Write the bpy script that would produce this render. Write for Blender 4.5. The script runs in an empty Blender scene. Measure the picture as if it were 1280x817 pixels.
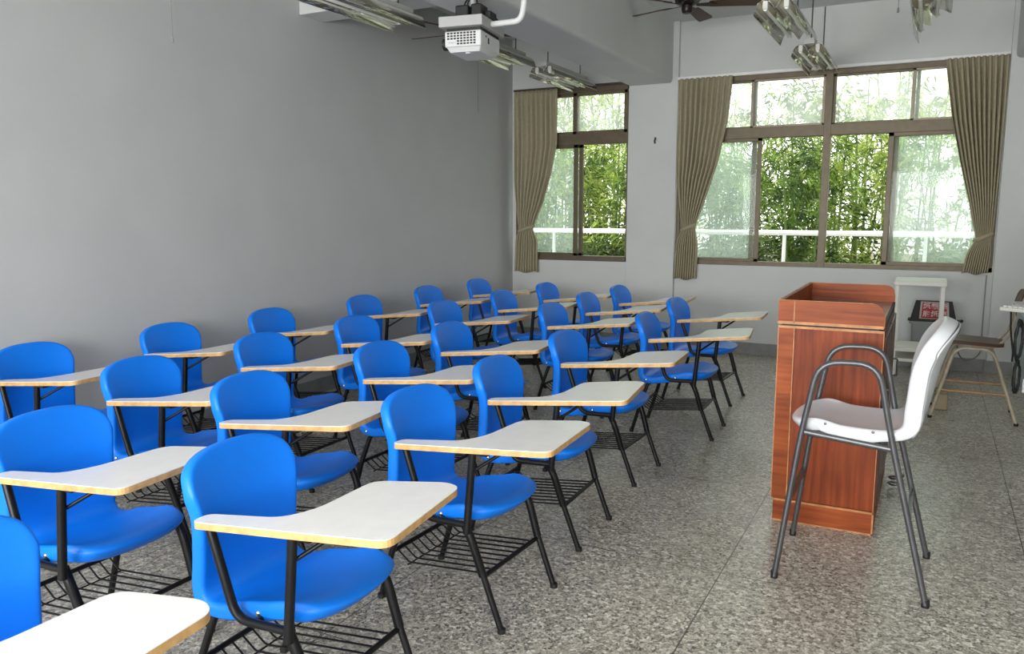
import bpy, bmesh, math, random
from mathutils import Vector, Matrix
random.seed(7)
SC = bpy.context.scene
COL = SC.collection
PI = math.pi

# ------------------------------------------------------------------ materials
def new_mat(name):
    m = bpy.data.materials.new(name); m.use_nodes = True
    nt = m.node_tree
    return m, nt, nt.nodes['Principled BSDF']

def mat(name, col, rough=.5, metal=0., noise=0., nscale=8., bump=0., bscale=60., coat=0., spec=.5, sub=None):
    m, nt, b = new_mat(name)
    b.inputs['Roughness'].default_value = rough
    b.inputs['Metallic'].default_value = metal
    b.inputs['Specular IOR Level'].default_value = spec
    if coat: b.inputs['Coat Weight'].default_value = coat
    tc = nt.nodes.new('ShaderNodeTexCoord')
    n = nt.nodes.new('ShaderNodeTexNoise'); n.inputs['Scale'].default_value = nscale; n.inputs['Detail'].default_value = 4
    nt.links.new(tc.outputs['Object'], n.inputs['Vector'])
    r = nt.nodes.new('ShaderNodeValToRGB')
    k = noise
    r.color_ramp.elements[0].position = .3; r.color_ramp.elements[1].position = .7
    r.color_ramp.elements[0].color = (col[0]*(1-k), col[1]*(1-k), col[2]*(1-k), 1)
    r.color_ramp.elements[1].color = (min(1,col[0]*(1+k)), min(1,col[1]*(1+k)), min(1,col[2]*(1+k)), 1)
    nt.links.new(n.outputs['Fac'], r.inputs['Fac'])
    nt.links.new(r.outputs['Color'], b.inputs['Base Color'])
    if bump:
        n2 = nt.nodes.new('ShaderNodeTexNoise'); n2.inputs['Scale'].default_value = bscale; n2.inputs['Detail'].default_value = 3
        nt.links.new(tc.outputs['Object'], n2.inputs['Vector'])
        bp = nt.nodes.new('ShaderNodeBump'); bp.inputs['Strength'].default_value = bump; bp.inputs['Distance'].default_value = .01
        nt.links.new(n2.outputs['Fac'], bp.inputs['Height']); nt.links.new(bp.outputs['Normal'], b.inputs['Normal'])
    return m

def wood_mat(name, dark, light, rough=.35, axis='Z', scale=3.):
    m, nt, b = new_mat(name)
    tc = nt.nodes.new('ShaderNodeTexCoord'); mp = nt.nodes.new('ShaderNodeMapping')
    s = {'Z': (14, 14, .8), 'X': (.8, 14, 14), 'Y': (14, .8, 14)}[axis]
    mp.inputs['Scale'].default_value = s
    nt.links.new(tc.outputs['Object'], mp.inputs['Vector'])
    n = nt.nodes.new('ShaderNodeTexNoise'); n.inputs['Scale'].default_value = scale; n.inputs['Detail'].default_value = 7; n.inputs['Distortion'].default_value = .5
    nt.links.new(mp.outputs['Vector'], n.inputs['Vector'])
    r = nt.nodes.new('ShaderNodeValToRGB')
    r.color_ramp.elements[0].position = .3; r.color_ramp.elements[1].position = .72
    r.color_ramp.elements[0].color = (*dark, 1); r.color_ramp.elements[1].color = (*light, 1)
    nt.links.new(n.outputs['Fac'], r.inputs['Fac'])
    # large-scale fading of the veneer
    n2 = nt.nodes.new('ShaderNodeTexNoise'); n2.inputs['Scale'].default_value = 3.5; n2.inputs['Detail'].default_value = 5
    nt.links.new(tc.outputs['Object'], n2.inputs['Vector'])
    r2 = nt.nodes.new('ShaderNodeValToRGB'); r2.color_ramp.elements[0].position = .35; r2.color_ramp.elements[1].position = .75
    r2.color_ramp.elements[0].color = (.82, .82, .82, 1); r2.color_ramp.elements[1].color = (1.25, 1.25, 1.25, 1)
    nt.links.new(n2.outputs['Fac'], r2.inputs['Fac'])
    mx = nt.nodes.new('ShaderNodeMix'); mx.data_type = 'RGBA'; mx.blend_type = 'MULTIPLY'; mx.inputs[0].default_value = 1
    nt.links.new(r.outputs['Color'], mx.inputs[6]); nt.links.new(r2.outputs['Color'], mx.inputs[7])
    nt.links.new(mx.outputs[2], b.inputs['Base Color'])
    b.inputs['Roughness'].default_value = rough; b.inputs['Specular IOR Level'].default_value = .22
    return m

def terrazzo():
    m, nt, b = new_mat('terrazzo'); L = nt.links.new
    tc = nt.nodes.new('ShaderNodeTexCoord')
    def vor(scale):
        v = nt.nodes.new('ShaderNodeTexVoronoi'); v.inputs['Scale'].default_value = scale
        L(tc.outputs['Object'], v.inputs['Vector'])
        return v
    def ramp(src, stops):
        r = nt.nodes.new('ShaderNodeValToRGB'); r.color_ramp.interpolation = 'CONSTANT'
        while len(r.color_ramp.elements) < len(stops): r.color_ramp.elements.new(.5)
        for e, (p, c) in zip(r.color_ramp.elements, stops): e.position = p; e.color = (*c, 1)
        L(src, r.inputs['Fac']); return r
    v1 = vor(75); sep = nt.nodes.new('ShaderNodeSeparateColor'); L(v1.outputs['Color'], sep.inputs['Color'])
    r1 = ramp(sep.outputs['Red'], [(0, (.10, .096, .085)), (.2, (.26, .243, .205)), (.42, (.42, .40, .35)), (.66, (.56, .535, .475)), (.88, (.85, .83, .77))])
    v2 = vor(190); sep2 = nt.nodes.new('ShaderNodeSeparateColor'); L(v2.outputs['Color'], sep2.inputs['Color'])
    r2 = ramp(sep2.outputs['Green'], [(0, (.07, .066, .06)), (.25, (.40, .38, .335)), (.6, (.52, .495, .44)), (.85, (.74, .71, .65))])
    mx = nt.nodes.new('ShaderNodeMix'); mx.data_type = 'RGBA'; mx.inputs[0].default_value = .45
    L(r1.outputs['Color'], mx.inputs[6]); L(r2.outputs['Color'], mx.inputs[7])
    n = nt.nodes.new('ShaderNodeTexNoise'); n.inputs['Scale'].default_value = .9; n.inputs['Detail'].default_value = 6
    L(tc.outputs['Object'], n.inputs['Vector'])
    rn = nt.nodes.new('ShaderNodeValToRGB'); rn.color_ramp.elements[0].color = (.8, .785, .745, 1); rn.color_ramp.elements[1].color = (1.16, 1.14, 1.08, 1)
    rn.color_ramp.elements[0].position = .3; rn.color_ramp.elements[1].position = .7
    L(n.outputs['Fac'], rn.inputs['Fac'])
    mm = nt.nodes.new('ShaderNodeMix'); mm.data_type = 'RGBA'; mm.blend_type = 'MULTIPLY'; mm.inputs[0].default_value = 1
    L(mx.outputs[2], mm.inputs[6]); L(rn.outputs['Color'], mm.inputs[7])
    # divider strips every 1.18 m
    sx = nt.nodes.new('ShaderNodeSeparateXYZ'); L(tc.outputs['Object'], sx.inputs[0])
    def strip(out, off):
        a = nt.nodes.new('ShaderNodeMath'); a.operation = 'ADD'; a.inputs[1].default_value = off; L(out, a.inputs[0])
        p = nt.nodes.new('ShaderNodeMath'); p.operation = 'PINGPONG'; p.inputs[1].default_value = .59; L(a.outputs[0], p.inputs[0])
        c = nt.nodes.new('ShaderNodeMath'); c.operation = 'LESS_THAN'; c.inputs[1].default_value = .0025; L(p.outputs[0], c.inputs[0])
        return c
    s1, s2 = strip(sx.outputs['X'], .717), strip(sx.outputs['Y'], .2)
    mxx = nt.nodes.new('ShaderNodeMath'); mxx.operation = 'MAXIMUM'; L(s1.outputs[0], mxx.inputs[0]); L(s2.outputs[0], mxx.inputs[1])
    m3 = nt.nodes.new('ShaderNodeMix'); m3.data_type = 'RGBA'; L(mxx.outputs[0], m3.inputs[0]); L(mm.outputs[2], m3.inputs[6]); m3.inputs[7].default_value = (.09, .085, .075, 1)
    L(m3.outputs[2], b.inputs['Base Color'])
    rr = nt.nodes.new('ShaderNodeMapRange'); rr.inputs[3].default_value = .20; rr.inputs[4].default_value = .36
    L(n.outputs['Fac'], rr.inputs[0]); L(rr.outputs[0], b.inputs['Roughness'])
    bp = nt.nodes.new('ShaderNodeBump'); bp.inputs['Strength'].default_value = .10; bp.inputs['Distance'].default_value = .004
    L(sep2.outputs['Blue'], bp.inputs['Height']); L(bp.outputs['Normal'], b.inputs['Normal'])
    return m

def glass_mat(name, haze, tint):
    m = bpy.data.materials.new(name); m.use_nodes = True
    nt = m.node_tree; nt.nodes.clear(); L = nt.links.new
    o = nt.nodes.new('ShaderNodeOutputMaterial')
    t = nt.nodes.new('ShaderNodeBsdfTransparent'); t.inputs[0].default_value = (*tint, 1)
    tr = nt.nodes.new('ShaderNodeBsdfTranslucent'); tr.inputs[0].default_value = (.82, .93, .88, 1)
    g = nt.nodes.new('ShaderNodeBsdfGlossy'); g.inputs['Roughness'].default_value = .03
    tc = nt.nodes.new('ShaderNodeTexCoord'); n = nt.nodes.new('ShaderNodeTexNoise'); n.inputs['Scale'].default_value = 1.7; n.inputs['Detail'].default_value = 5
    L(tc.outputs['Object'], n.inputs['Vector'])
    mr = nt.nodes.new('ShaderNodeMapRange'); mr.inputs[1].default_value = .3; mr.inputs[2].default_value = .7
    mr.inputs[3].default_value = haze*.65; mr.inputs[4].default_value = haze*1.35
    L(n.outputs['Fac'], mr.inputs[0])
    a = nt.nodes.new('ShaderNodeMixShader'); L(mr.outputs[0], a.inputs[0]); L(t.outputs[0], a.inputs[1]); L(tr.outputs[0], a.inputs[2])
    c = nt.nodes.new('ShaderNodeMixShader'); c.inputs[0].default_value = .01; L(a.outputs[0], c.inputs[1]); L(g.outputs[0], c.inputs[2])
    L(c.outputs[0], o.inputs[0])
    return m

def leaf_mat(name, dark, light, transl=.38):
    m, nt, b = new_mat(name); L = nt.links.new
    o = nt.nodes['Material Output']
    tc = nt.nodes.new('ShaderNodeTexCoord'); n = nt.nodes.new('ShaderNodeTexNoise'); n.inputs['Scale'].default_value = 2.6; n.inputs['Detail'].default_value = 6
    L(tc.outputs['Object'], n.inputs['Vector'])
    r = nt.nodes.new('ShaderNodeValToRGB'); r.color_ramp.elements[0].position = .40; r.color_ramp.elements[1].position = .62
    r.color_ramp.elements[0].color = (*dark, 1); r.color_ramp.elements[1].color = (*light, 1)  # dark noise patches paint shade inside the foliage into the leaf colour
    L(n.outputs['Fac'], r.inputs['Fac']); L(r.outputs['Color'], b.inputs['Base Color'])
    b.inputs['Roughness'].default_value = .45
    t = nt.nodes.new('ShaderNodeBsdfTranslucent'); L(r.outputs['Color'], t.inputs[0])
    mx = nt.nodes.new('ShaderNodeMixShader'); mx.inputs[0].default_value = transl
    L(b.outputs[0], mx.inputs[1]); L(t.outputs[0], mx.inputs[2]); L(mx.outputs[0], o.inputs[0])
    return m

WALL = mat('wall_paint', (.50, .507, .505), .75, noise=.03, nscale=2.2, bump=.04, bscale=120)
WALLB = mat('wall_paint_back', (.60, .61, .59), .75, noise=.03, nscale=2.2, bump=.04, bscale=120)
CEIL = mat('ceiling_paint', (.62, .625, .61), .8, noise=.02, nscale=3)
BEAMM = mat('beam_paint', (.60, .605, .595), .8, noise=.02, nscale=3)
BASEM = mat('baseboard_grey', (.25, .25, .24), .6, noise=.12, nscale=12)
FLOORM = terrazzo()
BLUE = mat('blue_plastic', (.002, .185, .80), .42, noise=.04, nscale=5, bump=.03, bscale=350, spec=.33)
BLACK = mat('black_steel', (.006, .006, .007), .36, noise=.2, nscale=30, spec=.3)
LAM = mat('white_laminate', (.82, .81, .79), .28, noise=.03, nscale=14)
PLY = mat('plywood_edge', (.60, .36, .14), .5, noise=.22, nscale=30)
STEEL = mat('bright_steel', (.75, .75, .75), .25, metal=1)
WHITEP = mat('white_plastic', (.60, .615, .63), .25, noise=.02, nscale=6)
GREYT = mat('grey_tube', (.115, .115, .12), .3, metal=.6, noise=.1, nscale=25)
LECT = wood_mat('lectern_veneer', (.135, .022, .006), (.29, .060, .015), .45, 'Z')
LECTH = wood_mat('lectern_veneer_rim', (.19, .036, .009), (.37, .090, .022), .42, 'X')
LECTE = mat('lectern_edge', (.46, .20, .07), .5, noise=.3, nscale=22)
LECTD = wood_mat('lectern_inside', (.055, .018, .012), (.11, .036, .022), .3, 'Z')
LECTT = mat('lectern_desk_top', (.20, .16, .135), .25, noise=.1, nscale=9)
BLK2 = mat('black_matte', (.01, .01, .01), .6)
CURT = mat('curtain_cloth', (.35, .315, .205), .9, noise=.06, nscale=40, bump=.08, bscale=500)
ALU = mat('bronze_aluminium', (.125, .10, .062), .45, metal=.35, noise=.1, nscale=14)
ALUL = mat('light_aluminium', (.22, .19, .14), .4, metal=.4, noise=.1, nscale=14)
RAILG = mat('grey_track', (.80, .80, .78), .5, noise=.04)
DARKB = mat('dark_brown', (.05, .035, .024), .5, noise=.1)
GLASS = glass_mat('hazy_glass', .19, (.86, .93, .90))
GLASSU = glass_mat('dusty_glass', .42, (.90, .92, .88))
CHROME = mat('mirror_reflector', (.62, .60, .50), .12, metal=1, noise=.12, nscale=7)
LAMPW = mat('lamp_housing', (.62, .62, .58), .45, noise=.05)
TUBEW = mat('fluorescent_tube', (.85, .85, .82), .3)
FANW = wood_mat('fan_wood', (.035, .014, .008), (.075, .03, .016), .35, 'X')
FANM = mat('fan_bronze', (.022, .016, .013), .35, metal=.4, noise=.1)
PROJ = mat('projector_white', (.66, .66, .65), .4, noise=.02)
PROJG = mat('projector_plate', (.40, .40, .385), .5, noise=.04)
PVC = mat('pvc_pipe', (.66, .66, .65), .4)
STOOLB = wood_mat('stool_wood', (.055, .025, .014), (.12, .055, .03), .4, 'X')
STOOLM = mat('cream_tube', (.46, .40, .28), .4, noise=.18, nscale=16)
STOOLR = mat('rust_tube', (.42, .25, .12), .45, noise=.3, nscale=16)
SHELFW = mat('cream_white_metal', (.64, .635, .57), .45, noise=.03)
BING = mat('grey_bin', (.20, .215, .21), .5, noise=.08)
RED = mat('sign_red', (.36, .012, .022), .45, noise=.06)
SIGNW = mat('sign_letter', (.62, .50, .50), .5)
SIGNP = mat('sign_paper', (.42, .38, .33), .5)
PALEB = mat('pale_blue_metal', (.33, .39, .40), .5, noise=.05)
DARKG = mat('dark_green_panel', (.02, .03, .027), .45, noise=.1)
RAILW = mat('railing_white', (.80, .82, .80), .4)
CULM = mat('bamboo_culm', (.10, .16, .035), .4, noise=.3, nscale=6)
LEAF1 = leaf_mat('bamboo_leaf_bright', (.03, .085, .008), (.44, .56, .11))
LEAF2 = leaf_mat('bamboo_leaf_mid', (.010, .036, .004), (.19, .32, .045))
LEAF3 = leaf_mat('bamboo_leaf_pale', (.22, .32, .08), (.55, .65, .25))
UNDER = leaf_mat('undergrowth_leaf', (.02, .05, .01), (.12, .17, .05), .3)
EARTH = mat('earth', (.10, .09, .06), .9, noise=.3, nscale=4)
CONC = mat('outside_concrete', (.42, .42, .40), .8, noise=.1)

# ------------------------------------------------------------------ mesh helpers
class MB:
    def __init__(self): self.v = []; self.f = []; self.mi = []
    def add(self, verts, faces, mi=0):
        o = len(self.v); self.v += [tuple(p) for p in verts]
        for f in faces: self.f.append(tuple(i+o for i in f)); self.mi.append(mi)
    def box(self, x0, x1, y0, y1, z0, z1, mi=0, bev=0, M=None):
        if bev > 0:
            bm = bmesh.new(); bmesh.ops.create_cube(bm, size=1)
            for v in bm.verts: v.co = Vector(((x0+x1)/2+v.co.x*(x1-x0), (y0+y1)/2+v.co.y*(y1-y0), (z0+z1)/2+v.co.z*(z1-z0)))
            bmesh.ops.bevel(bm, geom=bm.edges[:], offset=bev, segments=2, affect='EDGES', profile=.5)
            bm.verts.index_update()
            vs = [v.co.copy() for v in bm.verts]; fs = [[v.index for v in f.verts] for f in bm.faces]; bm.free()
        else:
            vs = [Vector(p) for p in ((x0,y0,z0),(x1,y0,z0),(x1,y1,z0),(x0,y1,z0),(x0,y0,z1),(x1,y0,z1),(x1,y1,z1),(x0,y1,z1))]
            fs = [(0,3,2,1),(4,5,6,7),(0,1,5,4),(1,2,6,5),(2,3,7,6),(3,0,4,7)]
        if M is not None: vs = [M @ v for v in vs]
        self.add(vs, fs, mi); return self
    def tube(self, pts, r, seg=10, fillet=0., mi=0, flat=1., r2=None, closed=False):
        pts = [Vector(p) for p in pts]
        if fillet > 0 and len(pts) > 2:
            out = [pts[0]]
            for a, b, c in zip(pts, pts[1:], pts[2:]):
                d1, d2 = (a-b), (c-b)
                k = min(fillet, d1.length*.48, d2.length*.48)
                p, q = b+d1.normalized()*k, b+d2.normalized()*k
                for i in range(7):
                    t = i/6; out.append(p*(1-t)**2+b*2*t*(1-t)+q*t*t)
            out.append(pts[-1]); pts = out
        n = len(pts); rings = []
        T = [(pts[min(i+1, n-1)]-pts[max(i-1, 0)]).normalized() for i in range(n)]
        up = Vector((0, 1, 0)) if abs(T[0].y) < .9 else Vector((0, 0, 1))
        N = (up-T[0]*up.dot(T[0])).normalized()
        vs = []; fs = []
        for i in range(n):
            N = (N-T[i]*N.dot(T[i])).normalized(); B = T[i].cross(N)
            rr = r if r2 is None else r+(r2-r)*i/(n-1)
            for k in range(seg):
                a = 2*PI*k/seg
                vs.append(pts[i]+N*math.cos(a)*rr*flat+B*math.sin(a)*rr)
        for i in range(n-1):
            for k in range(seg):
                k2 = (k+1) % seg
                fs.append((i*seg+k, i*seg+k2, (i+1)*seg+k2, (i+1)*seg+k))
        fs.append(tuple(range(seg-1, -1, -1))); fs.append(tuple((n-1)*seg+k for k in range(seg)))
        self.add(vs, fs, mi); return self
    def lathe(self, prof, c, seg=24, mi=0, axis='Z'):
        vs = []; fs = []
        for (r, z) in prof:
            for k in range(seg):
                a = 2*PI*k/seg; p = (r*math.cos(a), r*math.sin(a), z)
                if axis == 'X': p = (p[2], p[0], p[1])
                if axis == 'Y': p = (p[0], p[2], p[1])
                vs.append((c[0]+p[0], c[1]+p[1], c[2]+p[2]))
        n = len(prof)
        for i in range(n-1):
            for k in range(seg):
                k2 = (k+1) % seg; fs.append((i*seg+k, i*seg+k2, (i+1)*seg+k2, (i+1)*seg+k))
        fs.append(tuple(range(seg-1, -1, -1))); fs.append(tuple((n-1)*seg+k for k in range(seg)))
        self.add(vs, fs, mi); return self
    def prism(self, poly, f0, f1, mi=0):
        """poly: 2-D outline; f0/f1 map (a, b) to the two end faces"""
        n = len(poly); vs = [f0(*p) for p in poly]+[f1(*p) for p in poly]
        fs = [tuple(range(n-1, -1, -1)), tuple(range(n, 2*n))]+[(i, (i+1) % n, n+(i+1) % n, n+i) for i in range(n)]
        self.add(vs, fs, mi); return self
    def build(self, name, mats, parent=None, smooth=None, recalc=True):
        me = bpy.data.meshes.new(name); me.from_pydata(self.v, [], self.f); me.update()
        mats = mats if isinstance(mats, (list, tuple)) else [mats]
        for m in mats: me.materials.append(m)
        me.polygons.foreach_set('material_index', self.mi)
        if recalc:
            bm = bmesh.new(); bm.from_mesh(me); bmesh.ops.recalc_face_normals(bm, faces=bm.faces[:]); bm.to_mesh(me); bm.free()
        if smooth is not None:
            me.polygons.foreach_set('use_smooth', [True]*len(me.polygons))
            me.set_sharp_from_angle(angle=math.radians(smooth))
        o = bpy.data.objects.new(name, me); COL.objects.link(o)
        if parent is not None: o.parent = parent
        return o

def round_poly(pts, rad, seg=5):
    out = []; n = len(pts)
    for i in range(n):
        a, b, c = Vector(pts[i-1]), Vector(pts[i]), Vector(pts[(i+1) % n])
        r = rad[i] if isinstance(rad, (list, tuple)) else rad
        if r <= 0: out.append(tuple(b)); continue
        d1, d2 = a-b, c-b; k = min(r, d1.length*.48, d2.length*.48)
        p, q = b+d1.normalized()*k, b+d2.normalized()*k
        for j in range(seg+1):
            t = j/seg; out.append(tuple(p*(1-t)**2+b*2*t*(1-t)+q*t*t))
    return out

def tag(o, label, cat, group=None, kind=None):
    o['label'] = label; o['category'] = cat
    if group: o['group'] = group
    if kind: o['kind'] = kind
    return o
def empty(name, loc=(0, 0, 0), rz=0., label=None, cat=None, group=None):
    o = bpy.data.objects.new(name, None); COL.objects.link(o); o.location = loc; o.rotation_euler = (0, 0, rz)
    o.empty_display_size = .1
    if label: tag(o, label, cat, group)
    return o
def struct(o): o['kind'] = 'structure'; return o
def copy_tree(o, parent=None):
    c = o.copy(); COL.objects.link(c)
    if parent is not None: c.parent = parent
    for ch in list(o.children): copy_tree(ch, c)
    return c
def bake(o):
    """replace the object's mesh by its evaluated (modifier) result"""
    dg = bpy.context.evaluated_depsgraph_get(); dg.update()
    me = bpy.data.meshes.new_from_object(o.evaluated_get(dg))
    o.modifiers.clear(); old = o.data; o.data = me; me.name = o.name
    bpy.data.meshes.remove(old)

# ------------------------------------------------------------------ room
XL, XR, YB, YR, ZC = -4.61, 1.75, 8.93, -2.6, 3.57
WT = .22
struct(MB().box(XL-.2, XR+.2, YR-.2, YB+.2, -.12, 0).build('floor', FLOORM))
struct(MB().box(XL-.2, XR+.2, YR-.2, YB+.2, ZC, ZC+.15).build('ceiling', CEIL))
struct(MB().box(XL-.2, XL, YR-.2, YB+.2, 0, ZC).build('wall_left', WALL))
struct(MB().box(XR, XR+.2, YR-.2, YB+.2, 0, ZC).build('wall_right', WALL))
ZS, ZH = .965, 2.975
W1 = (-4.565, -3.125); W2 = (-2.565, .525)
b = MB()
b.box(XL, XR, YB, YB+WT, 0, ZS); b.box(XL, XR, YB, YB+WT, ZH, ZC)
b.box(XL, W1[0], YB, YB+WT, ZS, ZH); b.box(W1[1], W2[0], YB, YB+WT, ZS, ZH); b.box(W2[1], XR, YB, YB+WT, ZS, ZH)
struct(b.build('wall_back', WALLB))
b = MB(); R1, R2 = (-4.3, -1.55), (-1.35, 1.4)
b.box(XL, XR, YR-.2, YR, 0, .95); b.box(XL, XR, YR-.2, YR, 2.9, ZC)
b.box(XL, R1[0], YR-.2, YR, .95, 2.9); b.box(R1[1], R2[0], YR-.2, YR, .95, 2.9); b.box(R2[1], XR, YR-.2, YR, .95, 2.9)
struct(b.build('wall_rear', WALL))
# pillars and beams
struct(MB().box(-3.115, -2.556, 8.87, YB+.01, 0, ZC, bev=.004).build('pillar', WALLB))
struct(MB().box(.535, 1.15, 8.87, YB+.01, 0, ZC, bev=.004).build('pillar', WALLB))
def beam(poly, y0, y1, nm='ceiling_beam'):
    return struct(MB().prism(poly, lambda a, c: (a, y0, c), lambda a, c: (a, y1, c)).build(nm, BEAMM, smooth=35))
beam(round_poly([(-3.105, ZC+.01), (-3.105, 2.93), (-2.62, 2.93), (-2.62, ZC+.01)], [0, .012, .04, 0]), YR+.005, 8.925)
beam(round_poly([(.575, ZC+.01), (.575, 2.92), (1.1, 2.92), (1.1, ZC+.01)], [0, .05, .012, 0]), YR+.005, 8.925)
# short beam running across the left bay
struct(MB().box(XL+.001, -3.1, 5.21, 5.50, 3.10, ZC+.01, bev=.006).build('ceiling_beam', BEAMM))
# baseboards
b = MB(); b.box(XL, -3.115, YB-.012, YB, 0, .125); b.box(-3.127, -2.544, 8.858, 8.87, 0, .125); b.box(-2.556, .535, YB-.012, YB, 0, .125); b.box(.523, 1.16, 8.858, 8.87, 0, .125)
struct(b.build('baseboard_back', BASEM))
struct(MB().box(XL, XL+.012, YR, YB-.012, 0, .125).build('baseboard_left', BASEM))

# ------------------------------------------------------------------ windows
YF = 8.99
def bar_x(b, x0, x1, z0, z1, d=.03, y=YF, mi=0): b.box(x0, x1, y-d, y+d, z0, z1, mi, bev=.003)
def window_main():
    w = struct(empty('window_1', (0, 0, 0)))
    x0, x1 = W2
    b = MB()
    bar_x(b, x0, x1, ZH-.065, ZH, .05); bar_x(b, x0, x1, ZS, ZS+.045, .05)
    bar_x(b, x0, x0+.045, ZS, ZH, .05); bar_x(b, x1-.045, x1, ZS, ZH, .05)
    bar_x(b, -1.053, -.983, ZS, ZH, .055)
    bar_x(b, x0, x1, 2.31, 2.42, .052)
    b.build('window_frame', ALU, w)
    def sash(xa, xb, za, zb, y, m, gm, t=.03):
        s = MB(); bar_x(s, xa, xa+t, za, zb, .014, y); bar_x(s, xb-t, xb, za, zb, .014, y)
        bar_x(s, xa, xb, za, za+t*.8, .014, y); bar_x(s, xa, xb, zb-t*.8, zb, .014, y)
        so = s.build('sash', m, w)
        g = MB(); g.add([(xa+t, y, za), (xb-t, y, za), (xb-t, y, zb), (xa+t, y, zb)], [(0, 1, 2, 3)]); g.build('pane', gm, so)
        return so
    # upper lights
    sash(x0+.04, -1.735, 2.415, 2.915, YF+.018, ALU, GLASSU)
    sash(-1.79, -1.05, 2.415, 2.915, YF-.016, ALUL, GLASSU)
    sash(-.985, -.195, 2.415, 2.915, YF+.018, ALU, GLASSU)
    sash(-.265, x1-.04, 2.415, 2.915, YF-.016, ALUL, GLASSU)
    # lower sashes pushed aside, two openings left without glass
    sash(x0+.04, -1.66, ZS+.04, 2.315, YF-.016, ALU, GLASS, .045)
    sash(x0+.06, -1.72, ZS+.04, 2.315, YF+.018, ALU, GLASS, .045)
    sash(-.445, x1-.04, ZS+.04, 2.315, YF-.016, ALU, GLASS, .05)
    sash(-.40, x1-.06, ZS+.04, 2.315, YF+.018, ALU, GLASS, .05)
    l = MB().box(-1.775, -1.735, YF-.05, YF-.03, 2.32, 2.36, bev=.006).build('latch', ALUL, w)
window_main()
def window_left():
    w = struct(empty('window_2', (0, 0, 0)))
    x0, x1 = W1
    b = MB()
    bar_x(b, x0, x1, ZH-.065, ZH, .05); bar_x(b, x0, x1, ZS, ZS+.06, .05)
    bar_x(b, x0, x0+.045, ZS, ZH, .05); bar_x(b, x1-.03, x1, ZS, ZH, .05)
    bar_x(b, x0, x1, 2.32, 2.44, .052)
    b.build('window_frame', ALU, w)
    def sash(xa, xb, za, zb, y, m, gm, t=.03):
        s = MB(); bar_x(s, xa, xa+t, za, zb, .014, y); bar_x(s, xb-t, xb, za, zb, .014, y)
        bar_x(s, xa, xb, za, za+t*.8, .014, y); bar_x(s, xa, xb, zb-t*.8, zb, .014, y)
        so = s.build('sash', m, w)
        g = MB(); g.add([(xa+t, y, za), (xb-t, y, za), (xb-t, y, zb), (xa+t, y, zb)], [(0, 1, 2, 3)]); g.build('pane', gm, so)
    sash(x0+.04, -3.765, 2.435, 2.915, YF+.018, ALU, GLASSU, .05)
    sash(-3.83, x1-.025, 2.435, 2.915, YF-.016, ALU, GLASSU, .05)
    sash(x0+.04, -3.765, ZS+.05, 2.325, YF-.016, ALU, GLASS, .05)
    sash(x0+.06, -3.71, ZS+.05, 2.325, YF+.018, ALU, GLASS, .05)
window_left()
# curtain tracks
tag(MB().box(-2.56, .53, 8.862, 8.90, 2.955, 2.985, bev=.004).build('curtain_track', RAILG), 'long pale curtain track above the wide window', 'curtain track')
tag(MB().box(-4.57, -3.14, 8.872, 8.905, 2.962, 2.985, bev=.004).build('curtain_track', DARKB), 'short dark curtain track above the narrow window', 'curtain track')

def interp(tab, z):
    if z >= tab[0][0]: return tab[0][1]
    for (z0, a), (z1, c) in zip(tab, tab[1:]):
        if z >= z1:
            t = (z0-z)/(z0-z1); t = t*t*(3-2*t) if False else t
            return a+(c-a)*t
    return tab[-1][1]
def curtain(left, right, ztie, zhem, label, npl=11, seed=0):
    rnd = random.Random(seed)
    ztop = 2.96; rows = 46; cols = npl*10
    ph = [rnd.uniform(-.5, .5) for _ in range(npl+2)]
    am = [rnd.uniform(.7, 1.25) for _ in range(npl+2)]
    b = MB(); vs = []; fs = []
    w0 = right[0][1]-left[0][1]
    for r in range(rows+1):
        z = ztop+(zhem-ztop)*r/rows
        xl, xr = interp(left, z), interp(right, z); w = xr-xl
        tight = min(1, w/w0)
        for c in range(cols+1):
            u = c/cols; k = int(u*npl)
            a = am[k]*(.027+.018*(1-tight))*(1 if z < 2.84 else .55+.45*(ztop-z)/.12)
            y = 8.862+a*math.sin(2*PI*u*npl+ph[0]+.5*math.sin(z*2.3+ph[1]))
            # gathered and pulled towards the wall at the tie
            d = abs(z-ztie); q = math.exp(-(d/.10)**2)
            y = y*(1-.35*q)+8.872*.35*q + .018*math.sin(u*PI)*q
            belly = math.exp(-((z-(ztie+.25))/.3)**2)*-.03*math.sin(u*PI)
            zz = z
            if r == rows: zz += .012*math.sin(u*9+ph[2])
            vs.append((xl+w*u, y+belly, zz))
    for r in range(rows):
        for c in range(cols):
            i = r*(cols+1)+c; fs.append((i, i+1, i+cols+2, i+cols+1))
    b.add(vs, fs)
    o = b.build('curtain', CURT, smooth=180, recalc=False)
    sm = o.modifiers.new('solid', 'SOLIDIFY'); sm.thickness = .004
    tag(o, label, 'curtain')
    xl, xr = interp(left, ztie), interp(right, ztie)
    xm = (xl+xr)/2; rx = (xr-xl)/2+.006
    t = MB(); ring = []
    for i in range(25):
        a = 2*PI*i/24; ring.append((xm+rx*math.cos(a), 8.872+.058*math.sin(a)*(1 if math.sin(a) < 0 else .6), ztie+.035*math.cos(a)))
    t.tube(ring, .013, 8, flat=1.5)
    t.build('tieback', CURT, o, smooth=60)
    return o
curtain([(2.96, -4.556), (1.9, -4.545), (1.335, -4.49), (1.2, -4.53), (.81, -4.555)],
        [(2.96, -3.987), (2.33, -3.985), (1.96, -4.06), (1.63, -4.165), (1.38, -4.28), (1.335, -4.30), (1.2, -4.235), (.83, -4.235)], 1.335, .815,
        'beige pleated curtain tied back beside the narrow window', 9, 1)
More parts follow.
